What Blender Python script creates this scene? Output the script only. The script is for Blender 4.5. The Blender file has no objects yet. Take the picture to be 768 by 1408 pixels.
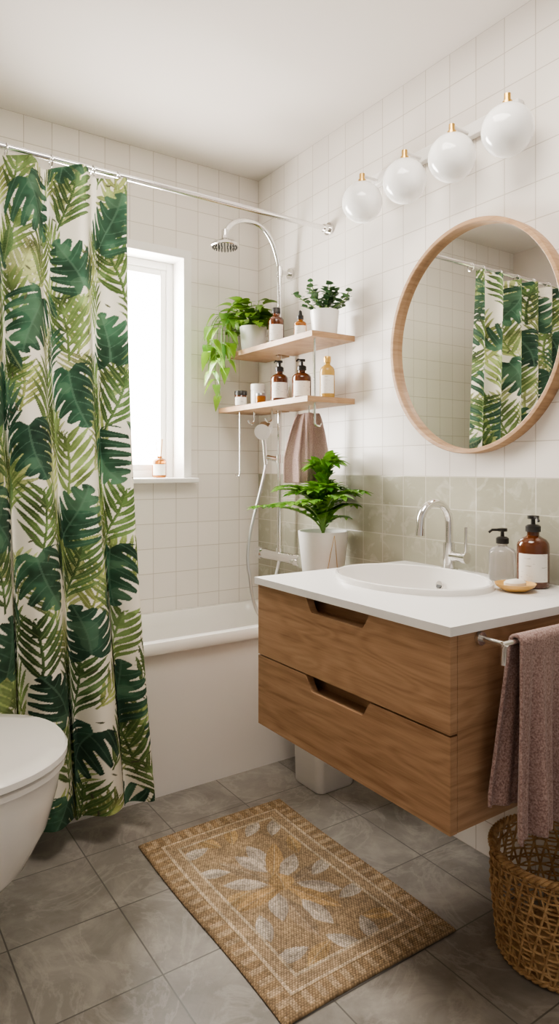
import bpy, math, random
import numpy as np
from mathutils import Vector, Matrix
random.seed(7); rng=np.random.default_rng(5)
XR=1.58; YB=2.5; XL=-0.25; YF=-0.9; ZC=2.4
S=bpy.context.scene
COL=S.collection
# ---------------------------------------------------------------- materials
def mat(name,col=(.8,.8,.8),rough=.5,metal=0,**k):
    m=bpy.data.materials.new(name); m.use_nodes=True
    b=m.node_tree.nodes['Principled BSDF']
    b.inputs['Base Color'].default_value=(*col,1); b.inputs['Roughness'].default_value=rough
    b.inputs['Metallic'].default_value=metal
    for kk,v in k.items():
        b.inputs[kk.replace('_',' ')].default_value=v
    return m
class N:
    def __init__(s,m): s.m=m; s.t=m.node_tree; s.b=s.t.nodes['Principled BSDF']
    def n(s,typ,**k):
        x=s.t.nodes.new(typ)
        for a,v in k.items(): setattr(x,a,v)
        return x
    def l(s,a,b): s.t.links.new(a,b)
    def coord(s,order='xyz',scale=(1,1,1),off=(0,0,0)):
        tc=s.n('ShaderNodeTexCoord'); sp=s.n('ShaderNodeSeparateXYZ'); cb=s.n('ShaderNodeCombineXYZ')
        s.l(tc.outputs['Object'],sp.inputs[0])
        for i,c in enumerate(order):
            if c!='0': s.l(sp.outputs['xyz'.index(c)],cb.inputs[i])
        mp=s.n('ShaderNodeMapping'); mp.inputs['Scale'].default_value=scale; mp.inputs['Location'].default_value=off
        s.l(cb.outputs[0],mp.inputs[0]); return mp.outputs[0],sp
    def noise(s,vec,scale,detail=3,rough=.5,dist=0):
        x=s.n('ShaderNodeTexNoise'); x.inputs['Scale'].default_value=scale; x.inputs['Detail'].default_value=detail
        x.inputs['Roughness'].default_value=rough; x.inputs['Distortion'].default_value=dist
        if vec is not None: s.l(vec,x.inputs['Vector'])
        return x.outputs['Fac']
    def ramp(s,fac,stops):
        r=s.n('ShaderNodeValToRGB'); e=r.color_ramp.elements
        while len(e)<len(stops): e.new(.5)
        for i,(p,c) in enumerate(stops): e[i].position=p; e[i].color=(*c,1) if len(c)==3 else c
        s.l(fac,r.inputs[0]); return r.outputs[0]
    def mix(s,fac,a,b,bt='MIX'):
        x=s.n('ShaderNodeMix',data_type='RGBA',blend_type=bt)
        for sock,v in ((x.inputs[0],fac),(x.inputs[6],a),(x.inputs[7],b)):
            if isinstance(v,(int,float)): sock.default_value=v
            elif isinstance(v,tuple): sock.default_value=(*v,1)
            else: s.l(v,sock)
        return x.outputs[2]
    def math(s,op,a,b=0,c=0):
        x=s.n('ShaderNodeMath',operation=op)
        for i,v in enumerate((a,b,c)):
            if isinstance(v,(int,float)): x.inputs[i].default_value=v
            else: s.l(v,x.inputs[i])
        return x.outputs[0]
    def bump(s,h,strength=.3,dist=.002):
        x=s.n('ShaderNodeBump'); x.inputs['Strength'].default_value=strength; x.inputs['Distance'].default_value=dist
        s.l(h,x.inputs['Height']); s.l(x.outputs[0],s.b.inputs['Normal'])
    def base(s,c): s.l(c,s.b.inputs['Base Color'])
def brick(n,vec,c1,c2,mortar,w,h,ms,off=0.0,smooth=.3):
    b=n.n('ShaderNodeTexBrick'); b.offset=off; b.squash=1
    n.l(vec,b.inputs['Vector'])
    b.inputs['Color1'].default_value=(*c1,1); b.inputs['Color2'].default_value=(*c2,1); b.inputs['Mortar'].default_value=(*mortar,1)
    b.inputs['Scale'].default_value=1; b.inputs['Mortar Size'].default_value=ms; b.inputs['Mortar Smooth'].default_value=smooth
    b.inputs['Brick Width'].default_value=w; b.inputs['Row Height'].default_value=h
    return b
def tile_mat(name,order,off,band=False):
    m=mat(name,rough=.22); n=N(m); v,sp=n.coord(order,off=off)
    b=brick(n,v,(.82,.775,.725),(.775,.73,.68),(.53,.475,.415),.1,.1,.0015)
    big=n.noise(v,3,2); 
    col=n.mix(n.math('MULTIPLY',big,.08),b.outputs['Color'],(.70,.66,.6))
    h=n.math('MULTIPLY_ADD',b.outputs['Fac'],-1,n.math('MULTIPLY',n.noise(v,14,1),.5))
    if band:
        b2=brick(n,v,(.375,.365,.285),(.47,.455,.365),(.58,.56,.48),.1,.1,.0018)
        w=n.noise(v,20,3,.55,.8)
        wf=n.math('MULTIPLY',n.math('MULTIPLY',n.ramp(w,[(.54,(0,0,0)),(.66,(1,1,1))]),.45),n.math('SUBTRACT',1,b2.outputs['Fac']))
        c2=n.mix(wf,b2.outputs['Color'],(.61,.60,.52))
        z=sp.outputs[2]
        f=n.math('MULTIPLY',n.math('LESS_THAN',z,1.1),n.math('GREATER_THAN',z,.6))
        col=n.mix(f,col,c2)
        h=n.math('ADD',h,n.math('MULTIPLY',n.math('MULTIPLY',f,n.noise(v,22,2)),2.2))
    n.l(n.math('MULTIPLY_ADD',f,-.18,.30) if band else n.math('ADD',.30,0),n.b.inputs['Roughness'])
    n.base(col); n.bump(h,.3,.002)
    return m
M_TB=tile_mat('white_tile_back','xz0',(-XR,0,0)); M_TR=tile_mat('white_tile_right','yz0',(-YB+.0,0,0),True)
def plaster(name,c):
    m=mat(name,c,.9); n=N(m); v,_=n.coord(); n.base(n.mix(n.noise(v,2.5,3),tuple(x*.96 for x in c),c)); n.bump(n.noise(v,90,3),.08,.001); return m
M_CEIL=plaster('ceiling_paint',(.74,.69,.645)); M_PL=plaster('wall_paint',(.66,.60,.55))
def floor_mat():
    m=mat('slate_floor',rough=.4); n=N(m); v,sp=n.coord('xy0',off=(-.075,-.02,0))
    b=brick(n,v,(.20,.183,.162),(.27,.25,.222),(.085,.08,.075),.27,.27,.0019,0,.1)
    c1=n.noise(v,5.5,7,.68,.7); c2=n.noise(v,3.2,7,.65,1.6); c3=n.noise(v,2.6,5,.6,.5)
    col=n.mix(n.math('MULTIPLY',n.ramp(c1,[(.42,(0,0,0)),(.68,(1,1,1))]),.85),b.outputs['Color'],(.39,.36,.32))
    col=n.mix(n.math('MULTIPLY',n.ramp(c3,[(.48,(0,0,0)),(.68,(1,1,1))]),.6),col,(.145,.132,.116))
    col=n.mix(n.ramp(c2,[(.46,(0,0,0)),(.50,(.28,.28,.28)),(.53,(0,0,0))]),col,(.47,.435,.39))
    col=n.mix(b.outputs['Fac'],col,(.13,.12,.108))
    n.base(col)
    n.l(n.math('MULTIPLY_ADD',c1,.35,.2),n.b.inputs['Roughness'])
    h=n.math('SUBTRACT',n.math('MULTIPLY',n.noise(v,7,6,.6,1),1.6),b.outputs['Fac']); n.bump(h,.3,.004); return m
def wood(name,ca,cb,cc,k=1.0,rough=.45):
    m=mat(name,rough=rough); n=N(m)
    v,_=n.coord(scale=(1.1*k,1.1*k,26*k)); vb,_=n.coord(scale=(1.3*k,1.3*k,7*k),off=(1,2,.3)); vf,_=n.coord(scale=(5*k,5*k,150*k))
    a=n.noise(v,2.2,5,.6,.4); lo=n.noise(vb,1.5,2,.5,.3); f=n.noise(vf,2.5,3,.6)
    ct=n.math('MULTIPLY_ADD',n.math('SINE',n.math('MULTIPLY',lo,75)),.5,.5)
    mx=n.math('ADD',n.math('MULTIPLY',a,.62),n.math('ADD',n.math('MULTIPLY',ct,.11),n.math('MULTIPLY',f,.27)))
    n.base(n.ramp(mx,[(.32,ca),(.5,cb),(.68,cc)])); n.bump(mx,.08,.001); return m
M_OAK=wood('oak_vanity',(.27,.15,.08),(.39,.235,.135),(.47,.30,.183))
M_OAKL=wood('oak_light',(.30,.175,.095),(.40,.25,.14),(.47,.31,.185),1.6)
M_WHITE=mat('white_ceramic',(.84,.815,.78),.12,Coat_Weight=.3)
M_ACR=mat('white_acrylic',(.83,.795,.755),.2)
M_MATTEW=mat('white_solid_surface',(.84,.825,.805),.32)
M_FRAME=mat('white_frame',(.84,.82,.79),.35)
M_CHR=mat('chrome',(.78,.77,.76),.12,1)
M_BRASS=mat('brass',(.62,.40,.14),.3,1)
M_GOLD=mat('gold_line',(.65,.45,.2),.35,1)
M_BLACK=mat('black_plastic',(.02,.018,.016),.35)
M_AMB=mat('amber_glass',(.10,.028,.008),.1,Coat_Weight=.5)
M_AMBL=mat('amber_glass_light',(.45,.17,.03),.08,Transmission_Weight=.5)
M_OIL=mat('golden_oil',(.65,.42,.12),.08,Transmission_Weight=.4)
M_LIQ=mat('pale_soap',(.74,.71,.69),.06,Transmission_Weight=.75)
M_CORK=mat('cork',(.42,.27,.14),.8)
def label_mat():
    m=mat('paper_label',(.78,.75,.70),.6); n=N(m); v,sp=n.coord(scale=(60,60,260))
    z=n.noise(v,1,1); 
    n.base(n.ramp(z,[(.66,(.82,.79,.74)),(.72,(.5,.47,.43))])); return m
M_LAB=label_mat()
M_SOIL=mat('soil',(.04,.025,.015),.95)
M_DARK=mat('dark_hole',(.02,.02,.02),.5)
M_GREYM=mat('grey_metal',(.3,.3,.3),.35,1)
def leafmat(name,c1,c2,rough=.35,tr=.2):
    m=mat(name,rough=rough); n=N(m); g=n.n('ShaderNodeNewGeometry'); 
    n.base(n.ramp(g.outputs['Random Per Island'],[(0,c1),(1,c2)]))
    t=n.n('ShaderNodeBsdfTranslucent'); t.inputs[0].default_value=(*[min(1,x*1.4) for x in c2],1)
    mx=n.n('ShaderNodeMixShader'); mx.inputs[0].default_value=tr
    out=n.t.nodes['Material Output']; n.l(n.b.outputs[0],mx.inputs[1]); n.l(t.outputs[0],mx.inputs[2]); n.l(mx.outputs[0],out.inputs[0]); return m
M_POTH=leafmat('pothos_leaf',(.04,.14,.015),(.22,.38,.045),.35,.12); M_ZZ=leafmat('zz_leaf',(.035,.14,.02),(.18,.37,.05),.25)
M_JADE=leafmat('jade_leaf',(.025,.085,.035),(.08,.16,.07)); M_STEM=mat('green_stem',(.16,.30,.06),.5)
def cloth(name,c1,c2,sc=220,bs=.5):
    m=mat(name,rough=.95); n=N(m); v,_=n.coord()
    n.base(n.ramp(n.noise(v,sc,2,.7),[(.35,c1),(.65,c2)])); n.bump(n.noise(v,sc*1.2,2),bs,.002)
    n.b.inputs['Sheen Weight'].default_value=.2; return m
M_TOW=cloth('mauve_towel',(.22,.13,.118),(.46,.33,.30),260,.8); M_TOW2=cloth('mauve_hand_towel',(.42,.28,.26),(.57,.42,.395),300,.5)
def wicker():
    m=mat('wicker',rough=.6); n=N(m); v,_=n.coord()
    n.base(n.ramp(n.noise(v,45,4,.6),[(.3,(.28,.155,.07)),(.55,(.48,.31,.155)),(.75,(.62,.43,.24))])); n.bump(n.noise(v,160,3),.4,.001); return m
M_WICK=wicker()
def attrmat(name,rough,translucent=0,noise=0,bump=(0,0)):
    m=mat(name,rough=rough); n=N(m); a=n.n('ShaderNodeAttribute',attribute_name='Col')
    c=a.outputs['Color']; v,_=n.coord()
    if noise:
        c=n.mix(noise,c,n.ramp(n.noise(v,180,3,.7),[(.3,(.35,.35,.35)),(.7,(1,1,1))]),'MULTIPLY')
    n.base(c)
    if bump[0]: n.bump(n.noise(v,bump[1],3),bump[0],.001)
    if translucent:
        t=n.n('ShaderNodeBsdfTranslucent'); n.l(c,t.inputs[0]); mx=n.n('ShaderNodeMixShader'); mx.inputs[0].default_value=translucent
        out=n.t.nodes['Material Output']; n.l(n.b.outputs[0],mx.inputs[1]); n.l(t.outputs[0],mx.inputs[2]); n.l(mx.outputs[0],out.inputs[0])
    return m
# ---------------------------------------------------------------- mesh helpers
def link(o,parent=None):
    COL.objects.link(o)
    if parent: o.parent=parent
    return o
def empty(name,loc=(0,0,0)):
    e=bpy.data.objects.new(name,None); e.empty_display_size=.05; COL.objects.link(e); return e
def obj(name,V,F,m,parent=None,smooth=False):
    me=bpy.data.meshes.new(name); me.from_pydata([tuple(v) for v in V],[],F)
    me.materials.append(m)
    me.update()
    if smooth:
        me.polygons.foreach_set('use_smooth',[True]*len(me.polygons))
        try: me.set_sharp_from_angle(angle=math.radians(40))
        except Exception: pass
    return link(bpy.data.objects.new(name,me),parent)
def boxvf(x0,x1,y0,y1,z0,z1):
    V=[(x0,y0,z0),(x1,y0,z0),(x1,y1,z0),(x0,y1,z0),(x0,y0,z1),(x1,y0,z1),(x1,y1,z1),(x0,y1,z1)]
    return V,[(0,3,2,1),(4,5,6,7),(0,1,5,4),(1,2,6,5),(2,3,7,6),(3,0,4,7)]
def bevel(o,w,seg=3):
    b=o.modifiers.new('bevel','BEVEL'); b.width=w; b.segments=seg; b.limit_method='ANGLE'; b.angle_limit=math.radians(40)
    o.data.polygons.foreach_set('use_smooth',[True]*len(o.data.polygons)); 
    o.modifiers.new('wn','WEIGHTED_NORMAL'); return o
def box(name,x0,x1,y0,y1,z0,z1,m,parent=None,bv=0):
    V,F=boxvf(x0,x1,y0,y1,z0,z1); o=obj(name,V,F,m,parent)
    if bv: bevel(o,bv)
    return o
def boxes(name,L,m,parent=None):
    V=[];F=[]
    for b in L:
        v,f=boxvf(*b); k=len(V); V+=v; F+=[tuple(i+k for i in q) for q in f]
    return obj(name,V,F,m,parent)
def lathe(name,prof,loc,m,parent=None,seg=40,sx=1,sy=1,cap=True):
    V=[];F=[]
    for r,z in prof:
        for i in range(seg):
            a=2*math.pi*i/seg; V.append((loc[0]+sx*r*math.cos(a),loc[1]+sy*r*math.sin(a),loc[2]+z))
    for j in range(len(prof)-1):
        for i in range(seg):
            k=(i+1)%seg; F.append((j*seg+i,j*seg+k,(j+1)*seg+k,(j+1)*seg+i))
    if cap:
        if prof[0][0]>1e-5: F.append(tuple(range(seg))[::-1])
        if prof[-1][0]>1e-5: F.append(tuple((len(prof)-1)*seg+i for i in range(seg)))
    return obj(name,V,F,m,parent,True)
def tubevf(pts,r,seg=8,closed=False):
    P=[Vector(p) for p in pts]; n=len(P); V=[];F=[]
    R=r if hasattr(r,'__len__') else [r]*n
    up=None
    for i in range(n):
        if closed: t=(P[(i+1)%n]-P[i-1])
        else: t=P[min(i+1,n-1)]-P[max(i-1,0)]
        t=t.normalized() if t.length>1e-9 else Vector((0,0,1))
        if up is None:
            a=Vector((0,0,1)) if abs(t.z)<.9 else Vector((1,0,0)); up=(a-t*a.dot(t)).normalized()
        else:
            up=(up-t*up.dot(t)); up=up.normalized() if up.length>1e-9 else Vector((1,0,0))
        s=t.cross(up)
        for k in range(seg):
            an=2*math.pi*k/seg; V.append(tuple(P[i]+(up*math.cos(an)+s*math.sin(an))*R[i]))
    for i in range(n if closed else n-1):
        j=(i+1)%n
        for k in range(seg):
            l=(k+1)%seg; F.append((i*seg+k,i*seg+l,j*seg+l,j*seg+k))
    if not closed:
        F.append(tuple(range(seg))[::-1]); F.append(tuple((n-1)*seg+k for k in range(seg)))
    return V,F
def tube(name,pts,r,m,parent=None,seg=10,closed=False):
    V,F=tubevf(pts,r,seg,closed); return obj(name,V,F,m,parent,True)
def tubes(name,L,m,parent=None,seg=8):
    V=[];F=[]
    for t in L:
        v,f=tubevf(t[0],t[1],seg,t[2] if len(t)>2 else False); k=len(V); V+=v; F+=[tuple(i+k for i in q) for q in f]
    return obj(name,V,F,m,parent,True)
def bez(p0,p1,p2,p3,n=16):
    p0,p1,p2,p3=map(Vector,(p0,p1,p2,p3)); o=[]
    for i in range(n+1):
        t=i/n; o.append(p0*(1-t)**3+p1*3*t*(1-t)**2+p2*3*t*t*(1-t)+p3*t**3)
    return o
def grid(name,P,m,parent=None,col=None):
    nu,nv,_=P.shape; me=bpy.data.meshes.new(name)
    me.vertices.add(nu*nv); me.vertices.foreach_set('co',P.reshape(-1).astype(np.float32))
    idx=np.arange(nu*nv).reshape(nu,nv)
    q=np.stack([idx[:-1,:-1],idx[1:,:-1],idx[1:,1:],idx[:-1,1:]],-1).reshape(-1,4)
    me.loops.add(q.size); me.loops.foreach_set('vertex_index',q.reshape(-1).astype(np.int32))
    me.polygons.add(len(q)); me.polygons.foreach_set('loop_start',(np.arange(len(q))*4).astype(np.int32))
    me.polygons.foreach_set('loop_total',np.full(len(q),4,np.int32))
    me.update(calc_edges=True)
    me.polygons.foreach_set('use_smooth',np.ones(len(q),bool))
    if col is not None:
        a=me.color_attributes.new('Col','FLOAT_COLOR','POINT')
        c=np.ones((nu*nv,4),np.float32); c[:,:3]=col.reshape(-1,3); a.data.foreach_set('color',c.reshape(-1))
    me.materials.append(m); me.validate(); 
    return link(bpy.data.objects.new(name,me),parent)
def rr(x0,x1,y0,y1,r,z,n=8):
    o=[]
    for cx,cy,a0 in ((x1-r,y1-r,0),(x0+r,y1-r,90),(x0+r,y0+r,180),(x1-r,y0+r,270)):
        for i in range(n+1):
            a=math.radians(a0+90*i/n); o.append((cx+r*math.cos(a),cy+r*math.sin(a),z))
    return o
def loft(name,rings,m,parent=None,cap0=True,cap1=True,smooth=True):
    n=len(rings[0]); V=[p for r in rings for p in r]; F=[]
    for j in range(len(rings)-1):
        for i in range(n):
            k=(i+1)%n; F.append((j*n+i,j*n+k,(j+1)*n+k,(j+1)*n+i))
    if cap0: F.append(tuple(range(n))[::-1])
    if cap1: F.append(tuple((len(rings)-1)*n+i for i in range(n)))
    return obj(name,V,F,m,parent,smooth)
# ---------------------------------------------------------------- room
box('floor',XL-.1,XR+.12,YF,YB+.14,-.06,0,floor_mat())
box('ceiling',XL-.1,XR+.12,YF,YB+.14,ZC,ZC+.06,M_CEIL)
box('wall_left',XL-.1,XL,YF,YB,0,ZC,M_PL)
box('wall_right',XR,XR+.12,YF,YB,0,ZC,M_TR)
WX0,WX1,WZ0,WZ1=.72,1.21,1.085,1.99
boxes('wall_back',[(XL-.1,WX0-.01,YB,YB+.14,0,ZC),(WX1+.01,XR+.12,YB,YB+.14,0,ZC),(WX0-.01,WX1+.01,YB,YB+.14,0,WZ0-.02),(WX0-.01,WX1+.01,YB,YB+.14,WZ1+.01,ZC)],M_TB)
w=empty('window_1')
boxes('reveal',[(WX0-.009,WX0,YB-.004,YB+.14,WZ0-.01,WZ1+.009),(WX1,WX1+.009,YB-.004,YB+.14,WZ0-.01,WZ1+.009),(WX0,WX1,YB-.004,YB+.14,WZ1,WZ1+.009)],M_FRAME,w)
boxes('casing',[(WX0-.035,WX0-.0005,YB-.009,YB-.0005,WZ0,WZ1+.035),(WX1+.0005,WX1+.035,YB-.009,YB-.0005,WZ0,WZ1+.035),(WX0-.0005,WX1+.0005,YB-.009,YB-.0005,WZ1+.0005,WZ1+.035)],M_FRAME,w)
def frame(x0,x1,z0,z1,t,y0,y1): return [(x0,x0+t,y0,y1,z0,z1),(x1-t,x1,y0,y1,z0,z1),(x0+t,x1-t,y0,y1,z0,z0+t),(x0+t,x1-t,y0,y1,z1-t,z1)]
bevel(boxes('outer_frame',frame(WX0,WX1,WZ0,WZ1,.03,YB+.09,YB+.14),M_FRAME,w),.003,2)
bevel(boxes('sash',frame(WX0+.028,WX1-.028,WZ0+.028,WZ1-.028,.028,YB+.098,YB+.13),M_FRAME,w),.004,2)
box('sill',.67,1.262,YB-.05,YB+.09,WZ0-.02,WZ0,M_FRAME,w,.004)
mg=mat('window_glass',(1,1,1),.0)
n=N(mg); tr=n.n('ShaderNodeBsdfTransparent'); n.l(tr.outputs[0],n.t.nodes['Material Output'].inputs[0])
box('glass_pane',WX0+.05,WX1-.05,YB+.112,YB+.116,WZ0+.05,WZ1-.05,mg,w)
# ---------------------------------------------------------------- bathtub
t=empty('bathtub'); x0,x1=XL+.002,XR-.002; y1=YB-.002
R=[rr(x0,x1,2.115,y1,.02,.0),rr(x0,x1,2.11,y1,.02,.06),rr(x0,x1,2.075,y1,.02,.50),rr(x0,x1,2.052,y1,.02,.506),rr(x0,x1,2.048,y1,.02,.515),rr(x0,x1,2.048,y1,.02,.535),rr(x0,x1,2.054,y1,.02,.545),
 rr(x0+.03,x1-.03,2.085,y1-.03,.09,.546),rr(x0+.04,x1-.036,2.093,y1-.036,.09,.54),rr(x0+.05,x1-.05,2.10,y1-.045,.09,.50),rr(x0+.12,x1-.10,2.13,y1-.07,.09,.22),rr(x0+.2,x1-.15,2.17,y1-.11,.07,.16),rr(x0+.3,x1-.3,2.2,y1-.15,.05,.15)]
loft('shell',R,M_ACR,t,True,True)
# ---------------------------------------------------------------- curtain
def lown(h,w,c,r=rng):
    gh,gw=int(h/c)+3,int(w/c)+3; g=r.random((gh,gw)); yy=np.arange(h)/c; xx=np.arange(w)/c
    yi=yy.astype(int); xi=xx.astype(int); fy=(yy-yi)[:,None]; fx=(xx-xi)[None]
    fy=fy*fy*(3-2*fy); fx=fx*fx*(3-2*fx)
    return (g[yi][:,xi]*(1-fy)*(1-fx)+g[yi+1][:,xi]*fy*(1-fx)+g[yi][:,xi+1]*(1-fy)*fx+g[yi+1][:,xi+1]*fy*fx)
CW,CH=1.62,1.92; NU,NV=850,1050
U=np.linspace(0,CW,NU); Vv=np.linspace(0,CH,NV)
can=np.zeros((NU,NV,3)); can[:]=(.82,.77,.67)
nz=lown(NU,NV,24); nz2=lown(NU,NV,6)
def stamp(can,U,Vv,cx,cy,ang,L,W,kind,col,veinc,nz,nz2,n_=8):
    Rr=max(L,W)*.62+.02
    iu=np.where(abs(U-cx)<Rr)[0]; iv=np.where(abs(Vv-cy)<Rr)[0]
    if len(iu)<2 or len(iv)<2: return
    a,b=iu[0],iu[-1]+1; c,d=iv[0],iv[-1]+1
    X,Y=np.meshgrid(U[a:b]-cx,Vv[c:d]-cy,indexing='ij')
    dx,dy=math.sin(ang),math.cos(ang)
    p=(X*dx+Y*dy)/L+.5; q=X*dy-Y*dx
    q=q-.06*W*np.sin(p*3); aq=np.abs(q)
    if kind=='m':
        tt=np.clip(p,0,1); k=.40
        w=.5*W*np.clip(np.sin(np.pi*tt**.58),0,1)**.58
        rel=aq/np.maximum(w,1e-4)
        s=(p-k*(aq/(W*.5))**1.3)*5.0+.15+.15*(q>0); f=s-np.floor(s)
        slit=(np.abs(f-.5)<.05+.42*np.clip(rel-.30,0,1)**1.3)&(rel>.30)&(p>.04)&(p<.97)
        m=(p>0)&(p<1)&(rel<1)&~slit
        m&=~((p<.10)&(aq<.10*W*(1-p/.10)))
        f2=(s+.5)-np.floor(s+.5)
        vein=((np.abs(f2-.5)<.04)&(rel<.9))|(aq<.0024)
    elif kind=='p':
        k=.50; tb=p-k*aq/(W*.5)
        w=.5*W*np.clip(np.sin(np.pi*(.22+.78*np.clip(tb,0,1))),0,1)**.5
        rel=aq/np.maximum(w,1e-4); s=tb*n_+.3*(q>0); f=s-np.floor(s)
        m=(tb>0)&(tb<1.0)&(rel<1)&(np.abs(f-.5)<.46*np.clip(1-rel**2,0,1)**.8*np.clip(.30+2.4*rel,0,1))
        m|=(p>-.05)&(p<.92)&(aq<.003)
        m|=(p>=.72)&(p<1.02)&(aq<.007*np.clip(1.02-p,0,1)/.15)
        vein=(np.abs(f-.5)<.035)
    else:
        tt=np.clip(p,0,1); w=.5*W*np.sin(np.pi*tt)**.9
        s=(p-.3*aq/(W*.5))*9; f=s-np.floor(s)
        m=(p>0)&(p<1)&(aq<w); vein=(aq<.002)|(np.abs(f-.5)<.06)
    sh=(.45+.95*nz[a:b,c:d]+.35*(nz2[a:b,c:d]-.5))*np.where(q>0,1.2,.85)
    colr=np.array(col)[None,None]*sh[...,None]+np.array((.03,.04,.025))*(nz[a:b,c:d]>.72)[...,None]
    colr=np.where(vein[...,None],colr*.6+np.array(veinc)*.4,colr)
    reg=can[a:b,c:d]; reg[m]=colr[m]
DK=[(.032,.080,.050),(.038,.095,.056),(.046,.11,.064)]; MD=[(.095,.16,.05),(.13,.195,.065),(.08,.14,.05),(.16,.22,.075)]; LT=[(.28,.32,.11),(.34,.37,.16),(.23,.29,.10)]
r2=random.Random(3)
nc=9; du=CW/nc; per=.36
for i in range(nc+1):
    for j in range(-1,7):
        v=j*per+(i%2)*.18
        for q_ in range(3):
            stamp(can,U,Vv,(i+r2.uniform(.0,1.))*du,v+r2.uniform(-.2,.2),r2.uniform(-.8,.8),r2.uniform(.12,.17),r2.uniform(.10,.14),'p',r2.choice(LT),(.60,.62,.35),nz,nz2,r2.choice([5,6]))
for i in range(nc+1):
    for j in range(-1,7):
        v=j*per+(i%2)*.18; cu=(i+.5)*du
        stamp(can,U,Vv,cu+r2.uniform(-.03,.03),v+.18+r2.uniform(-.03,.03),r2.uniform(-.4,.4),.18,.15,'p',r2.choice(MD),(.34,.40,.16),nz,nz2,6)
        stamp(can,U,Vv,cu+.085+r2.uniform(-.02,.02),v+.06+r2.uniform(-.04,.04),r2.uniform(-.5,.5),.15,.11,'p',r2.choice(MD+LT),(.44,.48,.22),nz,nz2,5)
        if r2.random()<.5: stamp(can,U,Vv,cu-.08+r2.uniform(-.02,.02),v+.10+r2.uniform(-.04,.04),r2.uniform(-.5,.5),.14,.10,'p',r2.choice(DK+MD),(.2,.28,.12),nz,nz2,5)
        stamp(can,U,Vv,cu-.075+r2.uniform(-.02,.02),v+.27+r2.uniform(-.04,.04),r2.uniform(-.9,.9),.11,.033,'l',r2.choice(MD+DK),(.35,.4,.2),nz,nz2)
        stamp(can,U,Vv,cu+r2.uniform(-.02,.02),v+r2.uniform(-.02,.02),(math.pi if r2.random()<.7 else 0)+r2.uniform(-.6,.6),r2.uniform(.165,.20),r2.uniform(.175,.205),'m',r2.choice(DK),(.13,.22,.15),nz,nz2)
        for _ in range(5):
            stamp(can,U,Vv,cu+r2.uniform(-.1,.1),v+r2.uniform(.05,.35),r2.uniform(-3,3),.022,.005,'l',(.10,.11,.06),(.1,.1,.06),nz,nz2)
uu=U/CW; zz=Vv+.085
s_,z_=np.meshgrid(uu,zz,indexing='ij')
hh=(z_-.085)/CH
xr=.755+.085*(1-hh)**1.8
xl=-.235
X=xl+(xr-xl)*s_
nf=8.0
ph=2*np.pi*nf*s_+.7*np.sin(2*np.pi*1.7*s_+1)+.45*np.sin(2.2*hh*2+s_*5)
amp=.038+.008*(1-hh)
Y=1.966+amp*(np.sin(ph)+.32*np.sin(2*ph+1.0)+.12*np.sin(3.1*ph+hh*4))*.85+.004*np.sin(13*s_+hh*5)
X=X+.026*np.cos(ph)*(.5+.5*(1-hh))*np.clip((1-s_)*20,0,1)
Z=z_-.012*np.sin(ph)*(1-hh)**6+ -.006*np.cos(ph*.5)*(hh>.98)
M_CUR=attrmat('leaf_print_fabric',.85,.10,0,(.15,900))
c=empty('shower_curtain')
grid('cloth',np.stack([X,Y,Z],-1),M_CUR,c,can)
ring=[]
for k in range(9):
    s=min((k+.25)/nf,.985)
    xx=xl+(.755-xl)*s
    ring.append(([(xx,1.99+.018*math.cos(a),2.027+.018*math.sin(a)) for a in [2*math.pi*i/18 for i in range(18)]],.0022,True))
tubes('rings',ring,M_CHR,c,6)
rod=empty('curtain_rod')
tube('rod',[(XL+.003,1.99,2.035),(XR-.003,1.99,2.035)],.0095,M_CHR,rod,16)
for xx,d in ((XR-.001,-1),(XL+.001,1)):
    tubes('flange',[([(xx,1.99,2.035),(xx+d*.010,1.99,2.035)],.024),([(xx+d*.008,1.99,2.035),(xx+d*.03,1.99,2.035)],.015)],M_CHR,rod,24)
# ---------------------------------------------------------------- shower set
sh=empty('shower_column'); px,py=1.52,2.245
path=[(px,py,.77),(px,py,1.2),(px,py,1.6),(px,py,1.90)]+bez((px,py,1.92),(px-.02,py,2.06),(px-.08,py,2.115),(px-.17,py,2.10),18)+bez((px-.17,py,2.10),(px-.215,py,2.09),(px-.245,py,2.06),(px-.25,py,2.035),8)[1:]
tube('riser_pipe',path,.0095,M_CHR,sh,14)
tubes('wall_brackets',[([(px,py,1.925),(XR-.001,py,1.925)],.008),([(XR-.012,py,1.925),(XR-.001,py,1.925)],.022),([(px,py,1.905),(px,py,1.945)],.014)],M_CHR,sh,16)
hx=px-.255
lathe('shower_head',[(.0,.045),(.012,.045),(.014,.03),(.02,.022),(.045,.012),(.054,.004),(.055,-.004),(.052,-.007),(0,-.007)][::-1],(hx,py,1.985),M_CHR,sh,36)
L=[]
for rr_,k in ((.012,6),(.024,12),(.036,18),(.046,24)):
    for i in range(k):
        a=2*math.pi*i/k; L.append(([(hx+rr_*math.cos(a),py+rr_*math.sin(a),1.978),(hx+rr_*math.cos(a),py+rr_*math.sin(a),1.974)],.0022))
tubes('nozzles',L,M_DARK,sh,6)
tube('head_joint',[(hx,py,2.02),(hx,py,2.045)],.013,M_CHR,sh,14)
tubes('mixer_bar',[([(px,py-.12,.765),(px,py+.12,.765)],.021),([(px,py-.155,.765),(px,py-.12,.765)],.026),([(px,py+.12,.765),(px,py+.155,.765)],.026),([(px,py-.07,.765),(XR-.001,py-.07,.765)],.014),([(px,py+.07,.765),(XR-.001,py+.07,.765)],.014),([(px,py,.765),(px,py,.80)],.015),([(px-.02,py-.137,.765),(px-.045,py-.137,.765)],.006)],M_CHR,sh,20)
hs=(1.47,2.27)
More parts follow.
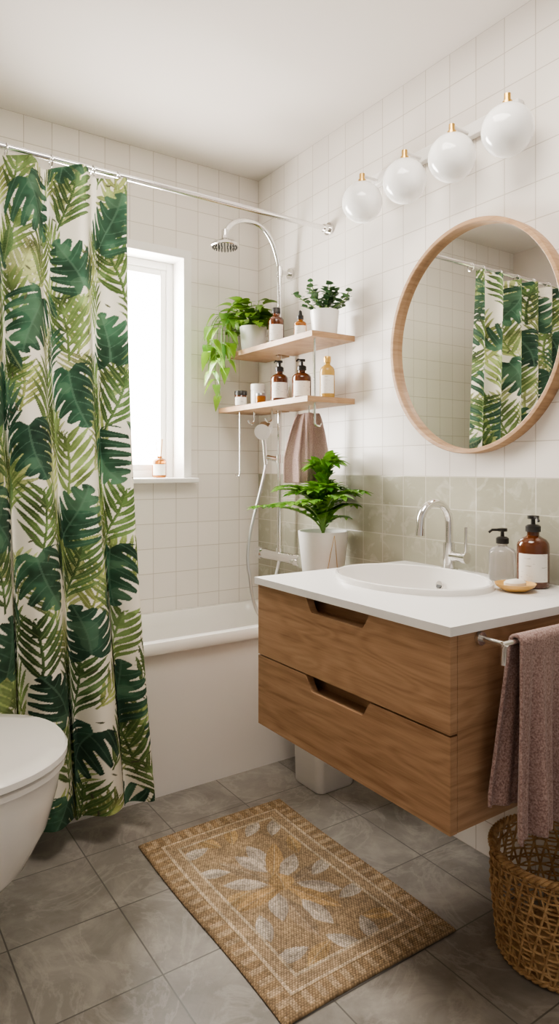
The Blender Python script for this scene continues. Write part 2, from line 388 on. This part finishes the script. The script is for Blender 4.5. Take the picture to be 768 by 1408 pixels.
tubes('hand_shower',[([(hs[0],hs[1],1.14),(hs[0]-.006,hs[1]+.002,1.23),(hs[0]-.012,hs[1]+.004,1.265)],[.0085,.0105,.014]),([(hs[0]-.028,hs[1]-.016,1.27),(hs[0]+.008,hs[1]+.02,1.285)],.033),([(px,py,1.16),(hs[0],hs[1],1.17)],.011),([(px,py,1.145),(px,py,1.18)],.016)],M_CHR,sh,18)
hose=bez((1.47,2.27,1.14),(1.44,2.27,.98),(1.36,2.28,.82),(1.375,2.24,.70),20)+bez((1.375,2.24,.70),(1.38,2.22,.50),(1.44,2.20,.50),(1.46,2.21,.60),14)[1:]+bez((1.46,2.21,.60),(1.475,2.22,.66),(1.50,2.235,.70),(1.515,2.24,.75),8)[1:]
tube('hose',hose,.0065,mat('hose_steel',(.62,.61,.60),.3,1),sh,8)
# ---------------------------------------------------------------- shelves
def shelf(z,y1,x0=1.385):
    e=empty('wall_shelf'); 
    boxes('board',[(x0,1.506,1.845,y1,z,z+.02),(1.506,XR-.001,1.845,2.231,z,z+.02),(1.506,XR-.001,2.259,y1,z,z+.02)],M_OAKL,e)
    return e
s1=shelf(1.585,2.44); s2=shelf(1.357,2.475,1.365)
tubes('posts',[([(1.41,1.862,1.28),(1.41,1.862,1.585)],.004)],M_CHR,s2)
hookp=lambda x,y,z:[(x,y,z),(x,y,z-.04)]+[(x-.014+.014*math.cos(a),y,z-.04-.014*math.sin(a)) for a in [math.pi*i/8 for i in range(1,9)]]
tubes('hooks',[([(1.40,2.36,1.357),(1.40,2.36,1.10),(1.395,2.36,1.09),(1.385,2.36,1.09),(1.38,2.36,1.10)],.0028),(hookp(1.42,2.28,1.357),.0035),(hookp(1.42,2.15,1.357),.0035),([(1.41,1.862,1.285),(1.417,1.862,1.276),(1.43,1.862,1.274),(1.438,1.862,1.284)],.004)],M_CHR,s2)
# ---------------------------------------------------------------- bottles
def bottle(name,x,y,z,r,h,m,top='pump',label=True,neck=None,capm=None,lab=(.12,.62),spout=(-.9,-.4)):
    e=empty(name); nr=neck or r*.38
    prof=[(0,0),(r*.9,0),(r*.98,.003),(r,.008),(r,h*.74),(r*.96,h*.80),(r*.8,h*.86),(r*.55,h*.90),(nr,h*.93),(nr,h)]
    lathe('body',prof,(x,y,z),m,e,36)
    if label:
        a0=math.atan2(-y,-x)-1.0; seg=20; V=[];F=[]
        for i in range(seg+1):
            a=a0+2.0*i/seg
            for zz in (lab[0],lab[1]): V.append((x+(r+.0007)*math.cos(a),y+(r+.0007)*math.sin(a),z+h*zz))
        F=[(2*i,2*i+2,2*i+3,2*i+1) for i in range(seg)]
        obj('label',V,F,M_LAB,e,True)
    cm=capm or M_BLACK
    if top=='pump':
        lathe('collar',[(0,0),(nr*1.25,0),(nr*1.25,.014),(nr*.9,.018),(nr*.4,.019),(nr*.35,.032),(nr*.95,.033),(nr*.95,.041),(0,.043)],(x,y,z+h),cm,e,20)
        d=Vector((spout[0],spout[1],0)).normalized()
        tube('spout',[Vector((x,y,z+h+.037)),Vector((x,y,z+h+.037))+d*r*.8,Vector((x,y,z+h+.030))+d*r*1.05],.0035,cm,e,8)
    elif top=='cap':
        lathe('cap',[(0,0),(nr*1.2,0),(nr*1.2,.018),(nr*1.1,.021),(0,.021)],(x,y,z+h),cm,e,20)
    elif top=='dropper':
        lathe('cap',[(0,0),(nr*1.2,0),(nr*1.2,.014),(nr*.7,.016),(nr*.6,.03),(0,.036)],(x,y,z+h),cm,e,20)
    return e
def jar(name,x,y,z,r,h,m,capm,label=False):
    e=empty(name); lathe('body',[(0,0),(r*.95,0),(r,.004),(r,h*.68),(r*.93,h*.72),(r*.93,h*.74)],(x,y,z),m,e,32)
    lathe('lid',[(0,h*.73),(r*1.02,h*.73),(r*1.02,h*.97),(r*.97,h),(0,h)],(x,y,z),capm,e,32)
    if label:
        a0=math.atan2(-y,-x)-1.1; V=[]
        for i in range(21):
            a=a0+2.2*i/20
            for zz in (.12,.6): V.append((x+(r+.0007)*math.cos(a),y+(r+.0007)*math.sin(a),z+h*zz))
        obj('label',V,[(2*i,2*i+2,2*i+3,2*i+1) for i in range(20)],M_LAB,e,True)
    return e
zu=1.606; zl=1.378
bottle('amber_bottle',1.45,2.165,zu,.031,.125,M_AMB,'cap',True,.014)
bottle('amber_dropper_bottle',1.44,1.990,zu,.0235,.068,M_AMBL,'dropper',True,.010)
jar('cosmetic_jar',1.42,2.385,zl,.026,.068,M_AMB,M_BLACK,True)
jar('ceramic_jar',1.46,2.315,zl,.029,.092,M_MATTEW,M_MATTEW)
jar('amber_jar',1.40,2.20,zl,.020,.04,M_AMBL,M_GREYM)
bottle('soap_bottle',1.43,2.112,zl,.034,.118,M_AMB,'pump')
bottle('soap_bottle',1.46,2.008,zl,.036,.112,M_AMB,'pump')
bottle('oil_bottle',1.49,1.893,zl,.027,.130,M_OIL,'cap',True,.011,M_BRASS)
CT=.82
bottle('glass_soap_dispenser',1.525,1.165,CT+.001,.036,.10,M_LIQ,'pump',False,spout=(-1,.6))
bottle('shampoo_bottle',1.505,1.055,CT+.001,.040,.142,M_AMB,'pump',True,spout=(-.6,-.8))
sb=bottle('reed_diffuser',1.128,2.55,WZ0+.001,.029,.088,M_AMBL,'none',True,.011)
tubes('reeds',[([(1.128,2.55,WZ0+.03),(1.128+dx,2.55+dy,WZ0+.16)],.0015) for dx,dy in ((.015,0),(-.012,.01),(.004,-.015),(.022,.015))],M_CORK,sb,6)
d=empty('soap_dish')
lathe('dish',[(0,0),(.026,0),(.03,.002),(.046,.012),(.05,.019),(.047,.019),(.042,.014),(.028,.007),(0,.006)],(1.418,1.045,CT+.001),mat('ochre_dish',(.60,.36,.12),.4),d,40)
loft('soap_bar',[rr(1.395,1.442,1.03,1.062,.012,CT+.009),rr(1.39,1.447,1.025,1.067,.018,CT+.014),rr(1.39,1.447,1.025,1.067,.018,CT+.022),rr(1.396,1.441,1.031,1.061,.012,CT+.027)],mat('soap',(.80,.74,.66),.5),d)
# ---------------------------------------------------------------- plants
def add_leaf(V,F,base,d,L,W,droop=.3,fold=.25,heart=False,n=6,clamp=None):
    b=Vector(base); d=Vector(d).normalized(); up=Vector((0,0,1)); s=d.cross(up)
    if s.length<.05: s=Vector((1,0,0))
    s.normalize(); nrm=s.cross(d).normalized(); k=len(V)
    for i in range(n+1):
        t=i/n; c=b+d*L*t-Vector((0,0,1))*droop*L*t*t
        w=W*.5*(math.sin(math.pi*min(1,(t*.93+.07))**(.55 if heart else .8))**(.8 if heart else .9) if t<1 else 0.02)
        for q in (-1,0,1):
            p=c+s*w*q+nrm*(abs(q)*w*fold)
            if clamp: p.x=min(p.x,clamp[0]); p.y=min(p.y,clamp[1])
            V.append(tuple(p))
    for i in range(n):
        a=k+i*3; F+=[(a,a+1,a+4,a+3),(a+1,a+2,a+5,a+4)]
def pot(name,x,y,z,r,h,parent,m=M_MATTEW,taper=.85):
    lathe('pot',[(0,0),(r*taper*.95,0),(r*taper,.004),(r*.98,h*.9),(r,h),(r*.94,h),(r*.92,h*.9),(0,h*.88)],(x,y,z),m,parent,44)
    lathe('soil',[(0,h*.885),(r*.9,h*.885),(0,h*.90)],(x,y,z),M_SOIL,parent,24)
p=empty('potted_pothos'); pot('pot',1.45,2.335,zu,.056,.10,p)
V=[];F=[];ST=[]; r=random.Random(11); C=Vector((1.45,2.335,zu+.09)); cl=(1.572,2.488)
for i in range(100):
    a=r.uniform(0,2*math.pi); e_=r.uniform(.05,1.35); ln=r.uniform(.05,.14)
    d=Vector((math.cos(a)*math.cos(e_),math.sin(a)*math.cos(e_),math.sin(e_)))
    if d.x>0.3: ln*=.7
    if d.y>0.3: ln*=.8
    if d.y<-.3: ln*=.75
    tip=C+d*ln+Vector((-.0,-.0,.0)); tip.x=min(tip.x,1.50); tip.y=min(tip.y,2.46); tip.z=max(tip.z,zu+.07)
    ST.append(([C,C+(tip-C)*.5+Vector((0,0,.02)),tip],.0016))
    ld=Vector((math.cos(a),math.sin(a),r.uniform(-.1,.7)))
    L=r.uniform(.055,.085)*(.8 if d.y<-.3 else 1); add_leaf(V,F,tip,ld,L,L*.68,r.uniform(.2,.7),.2,True,6,cl)
for k in range(7):
    sx=[1.27,1.31,1.35,1.29,1.37,1.33,1.26][k]; sy=r.uniform(2.32,2.42); zb=[1.50,1.40,1.52,1.44,1.62,1.58,1.60][k]
    pts=bez(C,(1.39,2.36,1.80),(sx,sy,1.76),(sx,sy,1.66),10)+bez((sx,sy,1.66),(sx,sy,1.60),(sx-.02,sy,min(1.64,zb+.06)),(sx+r.uniform(-.03,.02),sy,zb),12)[1:]
    ST.append((pts,.0016))
    for j in range(6,len(pts),3):
        a=r.uniform(0,2*math.pi); L=r.uniform(.04,.055); pt=pts[j]+Vector((math.cos(a),math.sin(a),0))*.024; pt.y=min(pt.y,2.47)
        ST.append(([pts[j],pt],.0012))
        add_leaf(V,F,pt,(math.cos(a),math.sin(a),-.5),L,L*.74,.9,.2,True,6,cl)
obj('leaves',V,F,M_POTH,p,True); tubes('vines',ST,M_STEM,p,5)
p=empty('potted_jade_plant'); pot('pot',1.485,1.902,zu,.053,.088,p)
V=[];F=[];ST=[]; C=Vector((1.485,1.902,zu+.075))
for i in range(24):
    a=r.uniform(0,2*math.pi); e_=r.uniform(.35,1.5); ln=r.uniform(.07,.13)
    d=Vector((math.cos(a)*math.cos(e_),math.sin(a)*math.cos(e_),math.sin(e_))); tip=C+d*ln; tip.x=min(tip.x,1.54)
    ST.append(([C,tip],.0018))
    for j in range(5):
        pp=C+(tip-C)*(.45+.14*j)
        for q in (0,math.pi):
            aa=a+q+j*1.2; L=r.uniform(.018,.032); add_leaf(V,F,pp,(math.cos(aa),math.sin(aa),.4),L,L*.85,.1,.15,True,5,cl)
obj('leaves',V,F,M_JADE,p,True); tubes('stems',ST,M_STEM,p,5)
ps=empty('plant_pedestal')
loft('body',[rr(1.395,1.55,1.815,1.965,.025,.0),rr(1.39,1.555,1.81,1.97,.03,.006),rr(1.375,1.568,1.795,1.985,.03,.70),rr(1.375,1.568,1.795,1.985,.03,.722),rr(1.38,1.563,1.80,1.98,.028,.728)],M_MATTEW,ps)
p=empty('potted_zz_plant'); PX,PY,PZ=1.465,1.885,.729
pot('pot',PX,PY,PZ,.09,.172,p,M_MATTEW,.80)
def pp_(a,h): 
    rad=.09*(.80+(.18)*h)+.001; return (PX+rad*math.cos(a),PY+rad*math.sin(a),PZ+.172*h)
ac=math.atan2(-PY,-PX); L=[]
for a,b,h0,h1 in ((.45,.15,.95,.1),(.45,.75,.95,.1)):
    L.append(([pp_(ac+a+(b-a)*t/10,h0+(h1-h0)*t/10) for t in range(11)],.0012))
tubes('gold_lines',L,M_GOLD,p,5)
V=[];F=[];ST=[]; C=Vector((PX,PY,PZ+.15)); cl=(1.572,2.48)
for i in range(32):
    a=2*math.pi*i/32*3.618; e_=.40+1.08*((i*.618)%1); ln=.165+.115*((i*.37)%1)
    d=Vector((math.cos(a),math.sin(a),0)); 
    out=ln*math.cos(e_)*1.02; up=ln*math.sin(e_)*1.06
    if d.x>0: out*=1-.5*d.x
    pts=bez(C,C+Vector((0,0,up*.6)),C+d*out*.5+Vector((0,0,up*1.05)),C+d*out+Vector((0,0,up*.98)),10)
    ST.append((pts,[.004-.0025*j/10 for j in range(11)]))
    for j in range(3,11):
        tdir=(pts[min(j+1,10)]-pts[j-1]).normalized(); sd=tdir.cross(Vector((0,0,1))); sd=sd.normalized() if sd.length>.1 else Vector((-d.y,d.x,0))
        for q in (-1,1):
            L_=.066*(1-.05*abs(j-7)); add_leaf(V,F,pts[j],sd*q*.7+tdir*.85+Vector((0,0,.15)),L_,.031,.25,.25,False,6,cl)
    add_leaf(V,F,pts[10],(pts[10]-pts[9]),.055,.028,.2,.25,False,6,cl)
obj('leaves',V,F,M_ZZ,p,True); tubes('stems',ST,M_STEM,p,6)
# ---------------------------------------------------------------- hand towel
def solid(o,t): 
    s=o.modifiers.new('solid','SOLIDIFY'); s.thickness=t; s.offset=0; return o
nu,nv=80,60; P=np.zeros((nu,nv,3))
for i in range(nu):
    for j in range(nv):
        s=i/(nu-1); v=j/(nv-1); sp=.060+.080*min(1,(v*1.6)**.7)
        ph_=s*2*math.pi*3.2
        P[i,j]=(1.475+(s-.5)*sp*.9+.006*math.sin(ph_*.5),1.985-(s-.5)*sp+.018*math.sin(ph_)*(.4+v*.6)+(.018 if s>.5 else 0)*v, 1.325-.255*v-.02*(s>.52)*v+ .006*math.cos((s-.5)*math.pi)*(1-v))
ht=empty('hand_towel'); solid(grid('cloth',P,M_TOW2,ht),.006)
tube('loop',[(1.475,1.985,1.322),(1.47,1.975,1.34),(1.465,1.97,1.357)],.0025,M_CHR,ht,6)
# ---------------------------------------------------------------- mirror
mi=empty('round_mirror'); MY,MZ,MA,MB=1.303,1.510,.318,.341
prof=[(0,0),(.0,.036),(-.002,.039),(-.012,.039),(-.014,.037),(-.014,.016),(-.014,0)]
V=[];F=[];n_=128
for i in range(n_):
    a=2*math.pi*i/n_
    for dr,dx in prof: V.append((XR-.001-dx,MY+(MA+dr)*math.cos(a),MZ+(MB+dr)*math.sin(a)))
k=len(prof)
for i in range(n_):
    j=(i+1)%n_
    for q in range(k): F.append((i*k+q,j*k+q,j*k+(q+1)%k,i*k+(q+1)%k))
obj('wood_frame',V,F,M_OAKL,mi,True)
V=[(XR-.018,MY+(MA-.0135)*math.cos(2*math.pi*i/n_),MZ+(MB-.0135)*math.sin(2*math.pi*i/n_)) for i in range(n_)]
obj('mirror_glass',V,[tuple(range(n_))[::-1]],mat('mirror_silver',(.9,.9,.89),.01,1),mi)
# ---------------------------------------------------------------- wall lamp
wl=empty('wall_lamp')
box('back_bar',XR-.026,XR-.001,1.135,1.73,2.098,2.138,M_FRAME,wl,.004)
M_GL=mat('opal_glass',(.86,.85,.83),.08,Coat_Weight=.5,Emission_Color=(1,.96,.9,1),Emission_Strength=.10)
for gy in (1.70,1.50,1.31,1.12):
    lathe('globe',[(.068*math.sin(math.pi*i/24),-.068*math.cos(math.pi*i/24)) for i in range(25)],(1.487,gy,2.022),M_GL,wl,40,cap=False)
    tubes('arm',[([(XR-.025,max(gy,1.15),2.112),(1.487,gy,2.112)],.0055)],M_FRAME,wl,14)
    tubes('cap',[([(1.487,gy,2.083),(1.487,gy,2.098)],.013),([(1.487,gy,2.098),(1.487,gy,2.118)],.009)],M_BRASS,wl,18)
# ---------------------------------------------------------------- vanity
va=empty('vanity_cabinet'); X0,Y0,Y1,ZB=1.0,.885,1.583,.41
box('carcass',X0+.055,XR-.002,Y0+.018,Y1-.018,ZB+.01,.69,M_OAK,va)
box('side_panel_near',X0+.0215,XR-.002,Y0,Y0+.0178,ZB,.80,M_OAK,va,.0015)
box('side_panel_far',X0+.0215,XR-.002,Y1-.0178,Y1,ZB,.80,M_OAK,va,.0015)
box('bottom_panel',X0+.0215,XR-.002,Y0+.018,Y1-.018,ZB,ZB+.0099,M_OAK,va)
def front(name,z0,z1):
    ya,yb=1.115,1.362; dp=.036; pts=[(Y0,z0),(Y1,z0),(Y1,z1),(yb,z1)]
    N_=8
    for i in range(1,N_+1):
        t=i/N_; pts.append((yb-.03*t, z1-dp*(t*t*(3-2*t))))
    for i in range(0,N_):
        t=1-i/N_; pts.append((ya+.03*t, z1-dp*(t*t*(3-2*t))))
    pts.append((ya,z1)); pts.append((Y0,z1))
    n=len(pts); V=[(X0,y,z) for y,z in pts]+[(X0+.02,y,z) for y,z in pts]
    F=[tuple(range(n))[::-1],tuple(range(n,2*n))]+[(i,(i+1)%n,n+(i+1)%n,n+i) for i in range(n)]
    return obj(name,V,F,M_OAK,va)
front('drawer_front_bottom',ZB,.602); front('drawer_front_top',.606,.80)
box('recess_rail',X0+.0205,X0+.054,Y0+.02,Y1-.02,.54,.559,M_OAK,va); box('recess_rail',X0+.0205,X0+.054,Y0+.02,Y1-.02,.74,.757,M_OAK,va)
box('recess_back',X0+.054,X0+.06,Y0+.02,Y1-.02,.695,.80,M_OAK,va)
ws=empty('washbasin'); BX,BY,AX,AY=1.31,1.30,.178,.242
cx0,cx1,cy0,cy1=X0-.008,XR-.001,Y0-.008,Y1+.008
ang=sorted(set([2*math.pi*i/96 for i in range(96)]+[math.atan2(y-BY,x-BX)%(2*math.pi) for x in (cx0,cx1) for y in (cy0,cy1)]))
out=[];inn=[]
for a in ang:
    dx,dy=math.cos(a),math.sin(a); t=min(((cx1-BX)/dx if dx>0 else (cx0-BX)/dx) if abs(dx)>1e-9 else 1e9,((cy1-BY)/dy if dy>0 else (cy0-BY)/dy) if abs(dy)>1e-9 else 1e9)
    out.append((BX+dx*t,BY+dy*t)); s=1/math.sqrt((dx/(AX*.96))**2+(dy/(AY*.96))**2); inn.append((BX+dx*s,BY+dy*s))
rings=[[(x,y,.8015) for x,y in inn],[(x,y,.8015) for x,y in out],[(x,y,CT) for x,y in out],[(x,y,CT) for x,y in inn]]
loft('countertop',rings+[rings[0]],M_MATTEW,ws,False,False,False)
lathe('basin',[(1.0,-.001),(1.0,.007),(.99,.014),(.965,.016),(.945,.014),(.93,.003),(.90,-.03),(.83,-.075),(.68,-.105),(.40,-.118),(.10,-.122)],(BX,BY,CT),M_WHITE,ws,96,AX,AY,False)
lathe('drain',[(0,0),(.022,0),(.022,.003),(.0,.004)],(BX,BY,CT-.123),M_CHR,ws,24)
ox,oy,oz=BX+.178*.872,1.335,CT-.034
tubes('overflow',[([(ox+.004,oy,oz),(ox-.004,oy,oz+.001)],.013)],M_CHR,ws,20); tubes('overflow_hole',[([(ox-.0035,oy,oz),(ox-.005,oy,oz+.001)],.009)],M_DARK,ws,16)
fa=empty('faucet'); fx,fy=1.532,1.36
tubes('body',[([(fx,fy,CT+.0005),(fx,fy,CT+.008)],.026),([(fx,fy,CT+.006),(fx,fy,CT+.085)],.017),([(fx,fy,CT+.045),(fx,fy-.055,CT+.045)],.0145),([(fx,fy-.055,CT+.045),(fx,fy-.068,CT+.045)],.017)],M_CHR,fa,24)
spo=[(fx,fy,CT+.08),(fx,fy,CT+.135)]+[(fx-.06+.06*math.cos(a),fy,CT+.145+.06*math.sin(a)) for a in [math.pi*i/18 for i in range(19)]]+[(fx-.122,fy,CT+.125)]
tube('spout',spo,.0115,M_CHR,fa,18); tube('aerator',[(fx-.1215,fy,CT+.132),(fx-.123,fy,CT+.112)],.0135,M_CHR,fa,18)
tube('lever',[(fx,fy-.062,CT+.05),(fx,fy-.064,CT+.135)],.0045,M_CHR,fa,10)
# ---------------------------------------------------------------- towel rail + bath towel
tr_=empty('towel_rail')
ry,rz=.825,.785
tubes('rail',[([(1.085,Y0-.001,rz),(1.085,ry,rz)],.006),([(1.085,Y0-.001,rz),(1.085,Y0-.008,rz)],.014),([(1.085,ry-.004,rz),(1.085,ry,rz-.008),(1.085,ry+.002,rz-.04)],.0055),([(1.08,ry,rz),(1.50,ry,rz)],.006),([(1.49,Y0-.001,rz),(1.49,ry,rz)],.006)],M_CHR,tr_,12)
nu,nv=90,140; P=np.zeros((nu,nv,3))
for i in range(nu):
    s=i/(nu-1)
    for j in range(nv):
        v=j/(nv-1); tot=.33+.375; d=v*tot
        arc=.03
        if d<.325: dz=.325-d; y=ry+.013; z=rz-dz; fall=dz
        elif d<.325+arc: a=math.pi*(d-.325)/arc; y=ry+.013*math.cos(a); z=rz+.012*math.sin(a); fall=0
        else: dz=d-.355; y=ry-.013; z=rz-dz*1.08; fall=dz
        g=min(1,fall/.3); sgn=1 if y>ry else -1
        w=.30+.05*g; x=1.27+(s-.5)*w-.02*g*(1 if sgn>0 else .2)+.004*math.sin(s*19)*g
        y+=(.010*math.sin(s*2*math.pi*4+sgn)+.006*math.sin(s*2*math.pi*9))*g*(.8 if sgn>0 else 1.3) - (.012*g if sgn<0 else -.006*g)
        P[i,j]=(x,min(y,Y0-.006),z)
bt=empty('bath_towel'); solid(grid('cloth',P,M_TOW,bt),.007)
# ---------------------------------------------------------------- basket
ba=empty('wicker_basket'); bx,by=1.408,.918; BR,BH=.15,.238
L=[]; nst=32
def brad(h): return BR*(.90+.10*min(1,h/.6))
nr_=11
for k in range(nr_):
    h=.014+(BH-.03)*k/(nr_-1); m_=nst*4
    for q in (0,1):
        pts=[]
        for i in range(m_):
            a=2*math.pi*i/m_; rad=brad(h/BH)+.004*math.sin(a*nst/2+math.pi*(q)); pts.append((bx+rad*math.cos(a),by+rad*math.sin(a),h+(q-.5)*.0055))
        L.append((pts,.0024,True))
for k in range(nst):
    for sg in (-1,1):
        pts=[]
        for j in range(11):
            h=.004+(BH-.01)*j/10; a=2*math.pi*(k+.5)/nst+sg*2*math.pi/nst*(j/10)*2.0; rad=brad(h/BH)+.0012*sg; pts.append((bx+rad*math.cos(a),by+rad*math.sin(a),h))
        L.append((pts,.0028))
for q in (0,1,2):
    pts=[]
    for i in range(240):
        a=2*math.pi*i/240; f=a*26+q*2*math.pi/3; pts.append((bx+(BR+.005*math.cos(f))*math.cos(a),by+(BR+.005*math.cos(f))*math.sin(a),BH+.005*math.sin(f)))
    L.append((pts,.0045,True))
for q in (0,1):
    pts=[]
    for i in range(240):
        a=2*math.pi*i/240; f=a*26+q*math.pi; pts.append((bx+(BR*.9+.004*math.cos(f))*math.cos(a),by+(BR*.9+.004*math.cos(f))*math.sin(a),.009+.003*math.sin(f)))
    L.append((pts,.004,True))
tubes('weave',L,M_WICK,ba,6)
lathe('base',[(0,.003),(BR*.89,.003),(BR*.89,.008),(0,.008)],(bx,by,0),M_WICK,ba,40)
# ---------------------------------------------------------------- toilet
to=empty('toilet'); TY=1.555
def dshape(tip,hw,z,x0=XL+.002,n=28,cy=TY,ex=2.2):
    tip+=.032; hw*=1.05; z+=.008
    fl=min(.26,(tip-x0)*.8); o=[]
    for i in range(n+1):
        a=-math.pi/2+math.pi*i/n; c,s=math.cos(a),math.sin(a)
        o.append((tip-fl+fl*abs(c)**(2/ex),cy+hw*math.copysign(abs(s)**(2/ex),s),z))
    for k in range(1,4): o.append((tip-fl+(x0-(tip-fl))*k/3,cy+hw,z))
    for k in range(0,3): o.append((x0+(tip-fl-x0)*k/3,cy-hw,z))
    return o
loft('bowl',[dshape(.12,.07,.178),dshape(.20,.105,.185),dshape(.275,.135,.215),dshape(.335,.162,.27),dshape(.375,.185,.345),dshape(.395,.196,.42),dshape(.402,.20,.465),dshape(.40,.199,.472)],M_WHITE,to)
loft('seat',[dshape(.405,.20,.474,XL+.08),dshape(.412,.207,.478,XL+.08),dshape(.412,.207,.489,XL+.08),dshape(.407,.202,.492,XL+.08)],M_WHITE,to)
loft('lid',[dshape(.41,.205,.494,XL+.08),dshape(.416,.211,.498,XL+.08),dshape(.416,.211,.511,XL+.08),dshape(.411,.206,.517,XL+.08),dshape(.38,.18,.5205,XL+.1),dshape(.3,.11,.522,XL+.15)],M_WHITE,to)
# ---------------------------------------------------------------- rug
RX0,RX1,RY0,RY1=.757,1.262,1.10,1.868
nu,nv=340,512; U=np.linspace(0,RX1-RX0,nu); Vr=np.linspace(0,RY1-RY0,nv); W_,H_=U[-1],Vr[-1]
c=np.zeros((nu,nv,3)); c[:]=(.45,.33,.21)
uu,vv=np.meshgrid(U,Vr,indexing='ij'); de=np.minimum(np.minimum(uu,W_-uu),np.minimum(vv,H_-vv))
c[de<.052]=(.38,.265,.155)
strp=((np.where(np.minimum(uu,W_-uu)<np.minimum(vv,H_-vv),vv,uu)*1.0)%.036<.016)&(de<.048)&(de>.010); c[strp]=(.52,.39,.255)
c[(de>.052)&(de<.060)]=(.64,.51,.36); c[(de>.088)&(de<.096)]=(.63,.51,.36); c[de>.096]=(.41,.295,.18)
n1=lown(nu,nv,40); n2=lown(nu,nv,3); o1=np.ones_like(n1)*.6
inner=c.copy(); cxm,cym=W_/2,H_/2
r3=random.Random(9)
for k in range(13):
    a=2*math.pi*k/13+.15; L_=.17 if k%2 else .12; e2=r3.uniform(.8,1.2)
    stamp(inner,U,Vr,cxm+math.sin(a)*.085*e2,cym+math.cos(a)*.14*e2,math.atan2(math.sin(a)*.085,math.cos(a)*.14)+r3.uniform(-.25,.25),L_,.05,'l',[(.54,.465,.39),(.50,.32,.145),(.56,.485,.405),(.34,.25,.165)][k%4],(.60,.5,.38),o1,o1)
for k in range(16):
    a=2*math.pi*k/16; x_=cxm+math.copysign(min(abs(math.sin(a))*.2,.135),math.sin(a)); y_=cym+math.copysign(min(abs(math.cos(a))*.34,.27),math.cos(a))
    stamp(inner,U,Vr,x_,y_,a+r3.uniform(-1,1),.10,.042,'l',(.54,.475,.40) if k%3 else (.48,.32,.15),(.58,.5,.38),o1,o1)
stamp(inner,U,Vr,cxm,cym,.3,.08,.07,'l',(.48,.31,.14),(.58,.48,.36),o1,o1)
blotch=lown(nu,nv,16)
inner=inner*.85+c*.15
c=np.where((de>.096)[...,None],inner,c)
c=c*(.85+.28*blotch[...,None])
weave=np.abs(np.sin(uu*math.pi/.0075+ (np.floor(vv/.0055)%2)*math.pi/2))*np.abs(np.sin(vv*math.pi/.0055))
c=c*(.50+.72*weave[...,None])*(.87+.25*n1[...,None])*(.66+.74*n2[...,None])
edge=np.clip(de/.006,0,1)
Pz=.002+.006*np.sqrt(edge)+.0026*weave
P=np.stack([RX0+uu+.003*np.sin(vv*9),RY0+vv+.003*np.sin(uu*8),Pz],-1)
grid('woven_rug',P,attrmat('jute',.95,0,.35,(.4,500)),None,c)
# ---------------------------------------------------------------- lights
wd=bpy.data.worlds.new('world'); S.world=wd; wd.use_nodes=True
nt=wd.node_tree; bg=nt.nodes['Background']
tc=nt.nodes.new('ShaderNodeTexCoord'); sp=nt.nodes.new('ShaderNodeSeparateXYZ'); mr=nt.nodes.new('ShaderNodeMapRange')
nt.links.new(tc.outputs['Generated'],sp.inputs[0]); nt.links.new(sp.outputs['Y'],mr.inputs['Value'])
mr.inputs['From Min'].default_value=-.1; mr.inputs['From Max'].default_value=.4; mr.inputs['To Min'].default_value=.46; mr.inputs['To Max'].default_value=15
nt.links.new(mr.outputs[0],bg.inputs[1]); bg.inputs[0].default_value=(1,.955,.90,1)
def area(name,loc,rot,sx,sy,pw,col=(1,1,1)):
    l=bpy.data.lights.new(name,'AREA'); l.shape='RECTANGLE'; l.size=sx; l.size_y=sy; l.energy=pw; l.color=col
    o=bpy.data.objects.new(name,l); o.location=loc; o.rotation_euler=rot; COL.objects.link(o); return o
area('window_daylight',((WX0+WX1)/2,YB+.15,1.54),(math.radians(-90),0,0),.42,.85,25,(1,.965,.92))
area('added_fill_light',(.80,1.0,2.38),(0,0,0),.7,.7,17.5,(1,.935,.85))  # soft fill added above the view to brighten the room, not a known fixture
cam=bpy.data.cameras.new('camera'); co=bpy.data.objects.new('camera',cam); COL.objects.link(co); S.camera=co
co.location=(0,0,1.13); co.rotation_euler=(math.radians(90),0,math.radians(-34.1))
cam.sensor_fit='HORIZONTAL'; cam.sensor_width=36; cam.lens=36*914/768; cam.shift_y=-62/768; cam.clip_start=.01
S.view_settings.view_transform='AgX'
try: S.view_settings.look='AgX - Medium High Contrast'
except Exception: pass
S.view_settings.exposure=.3
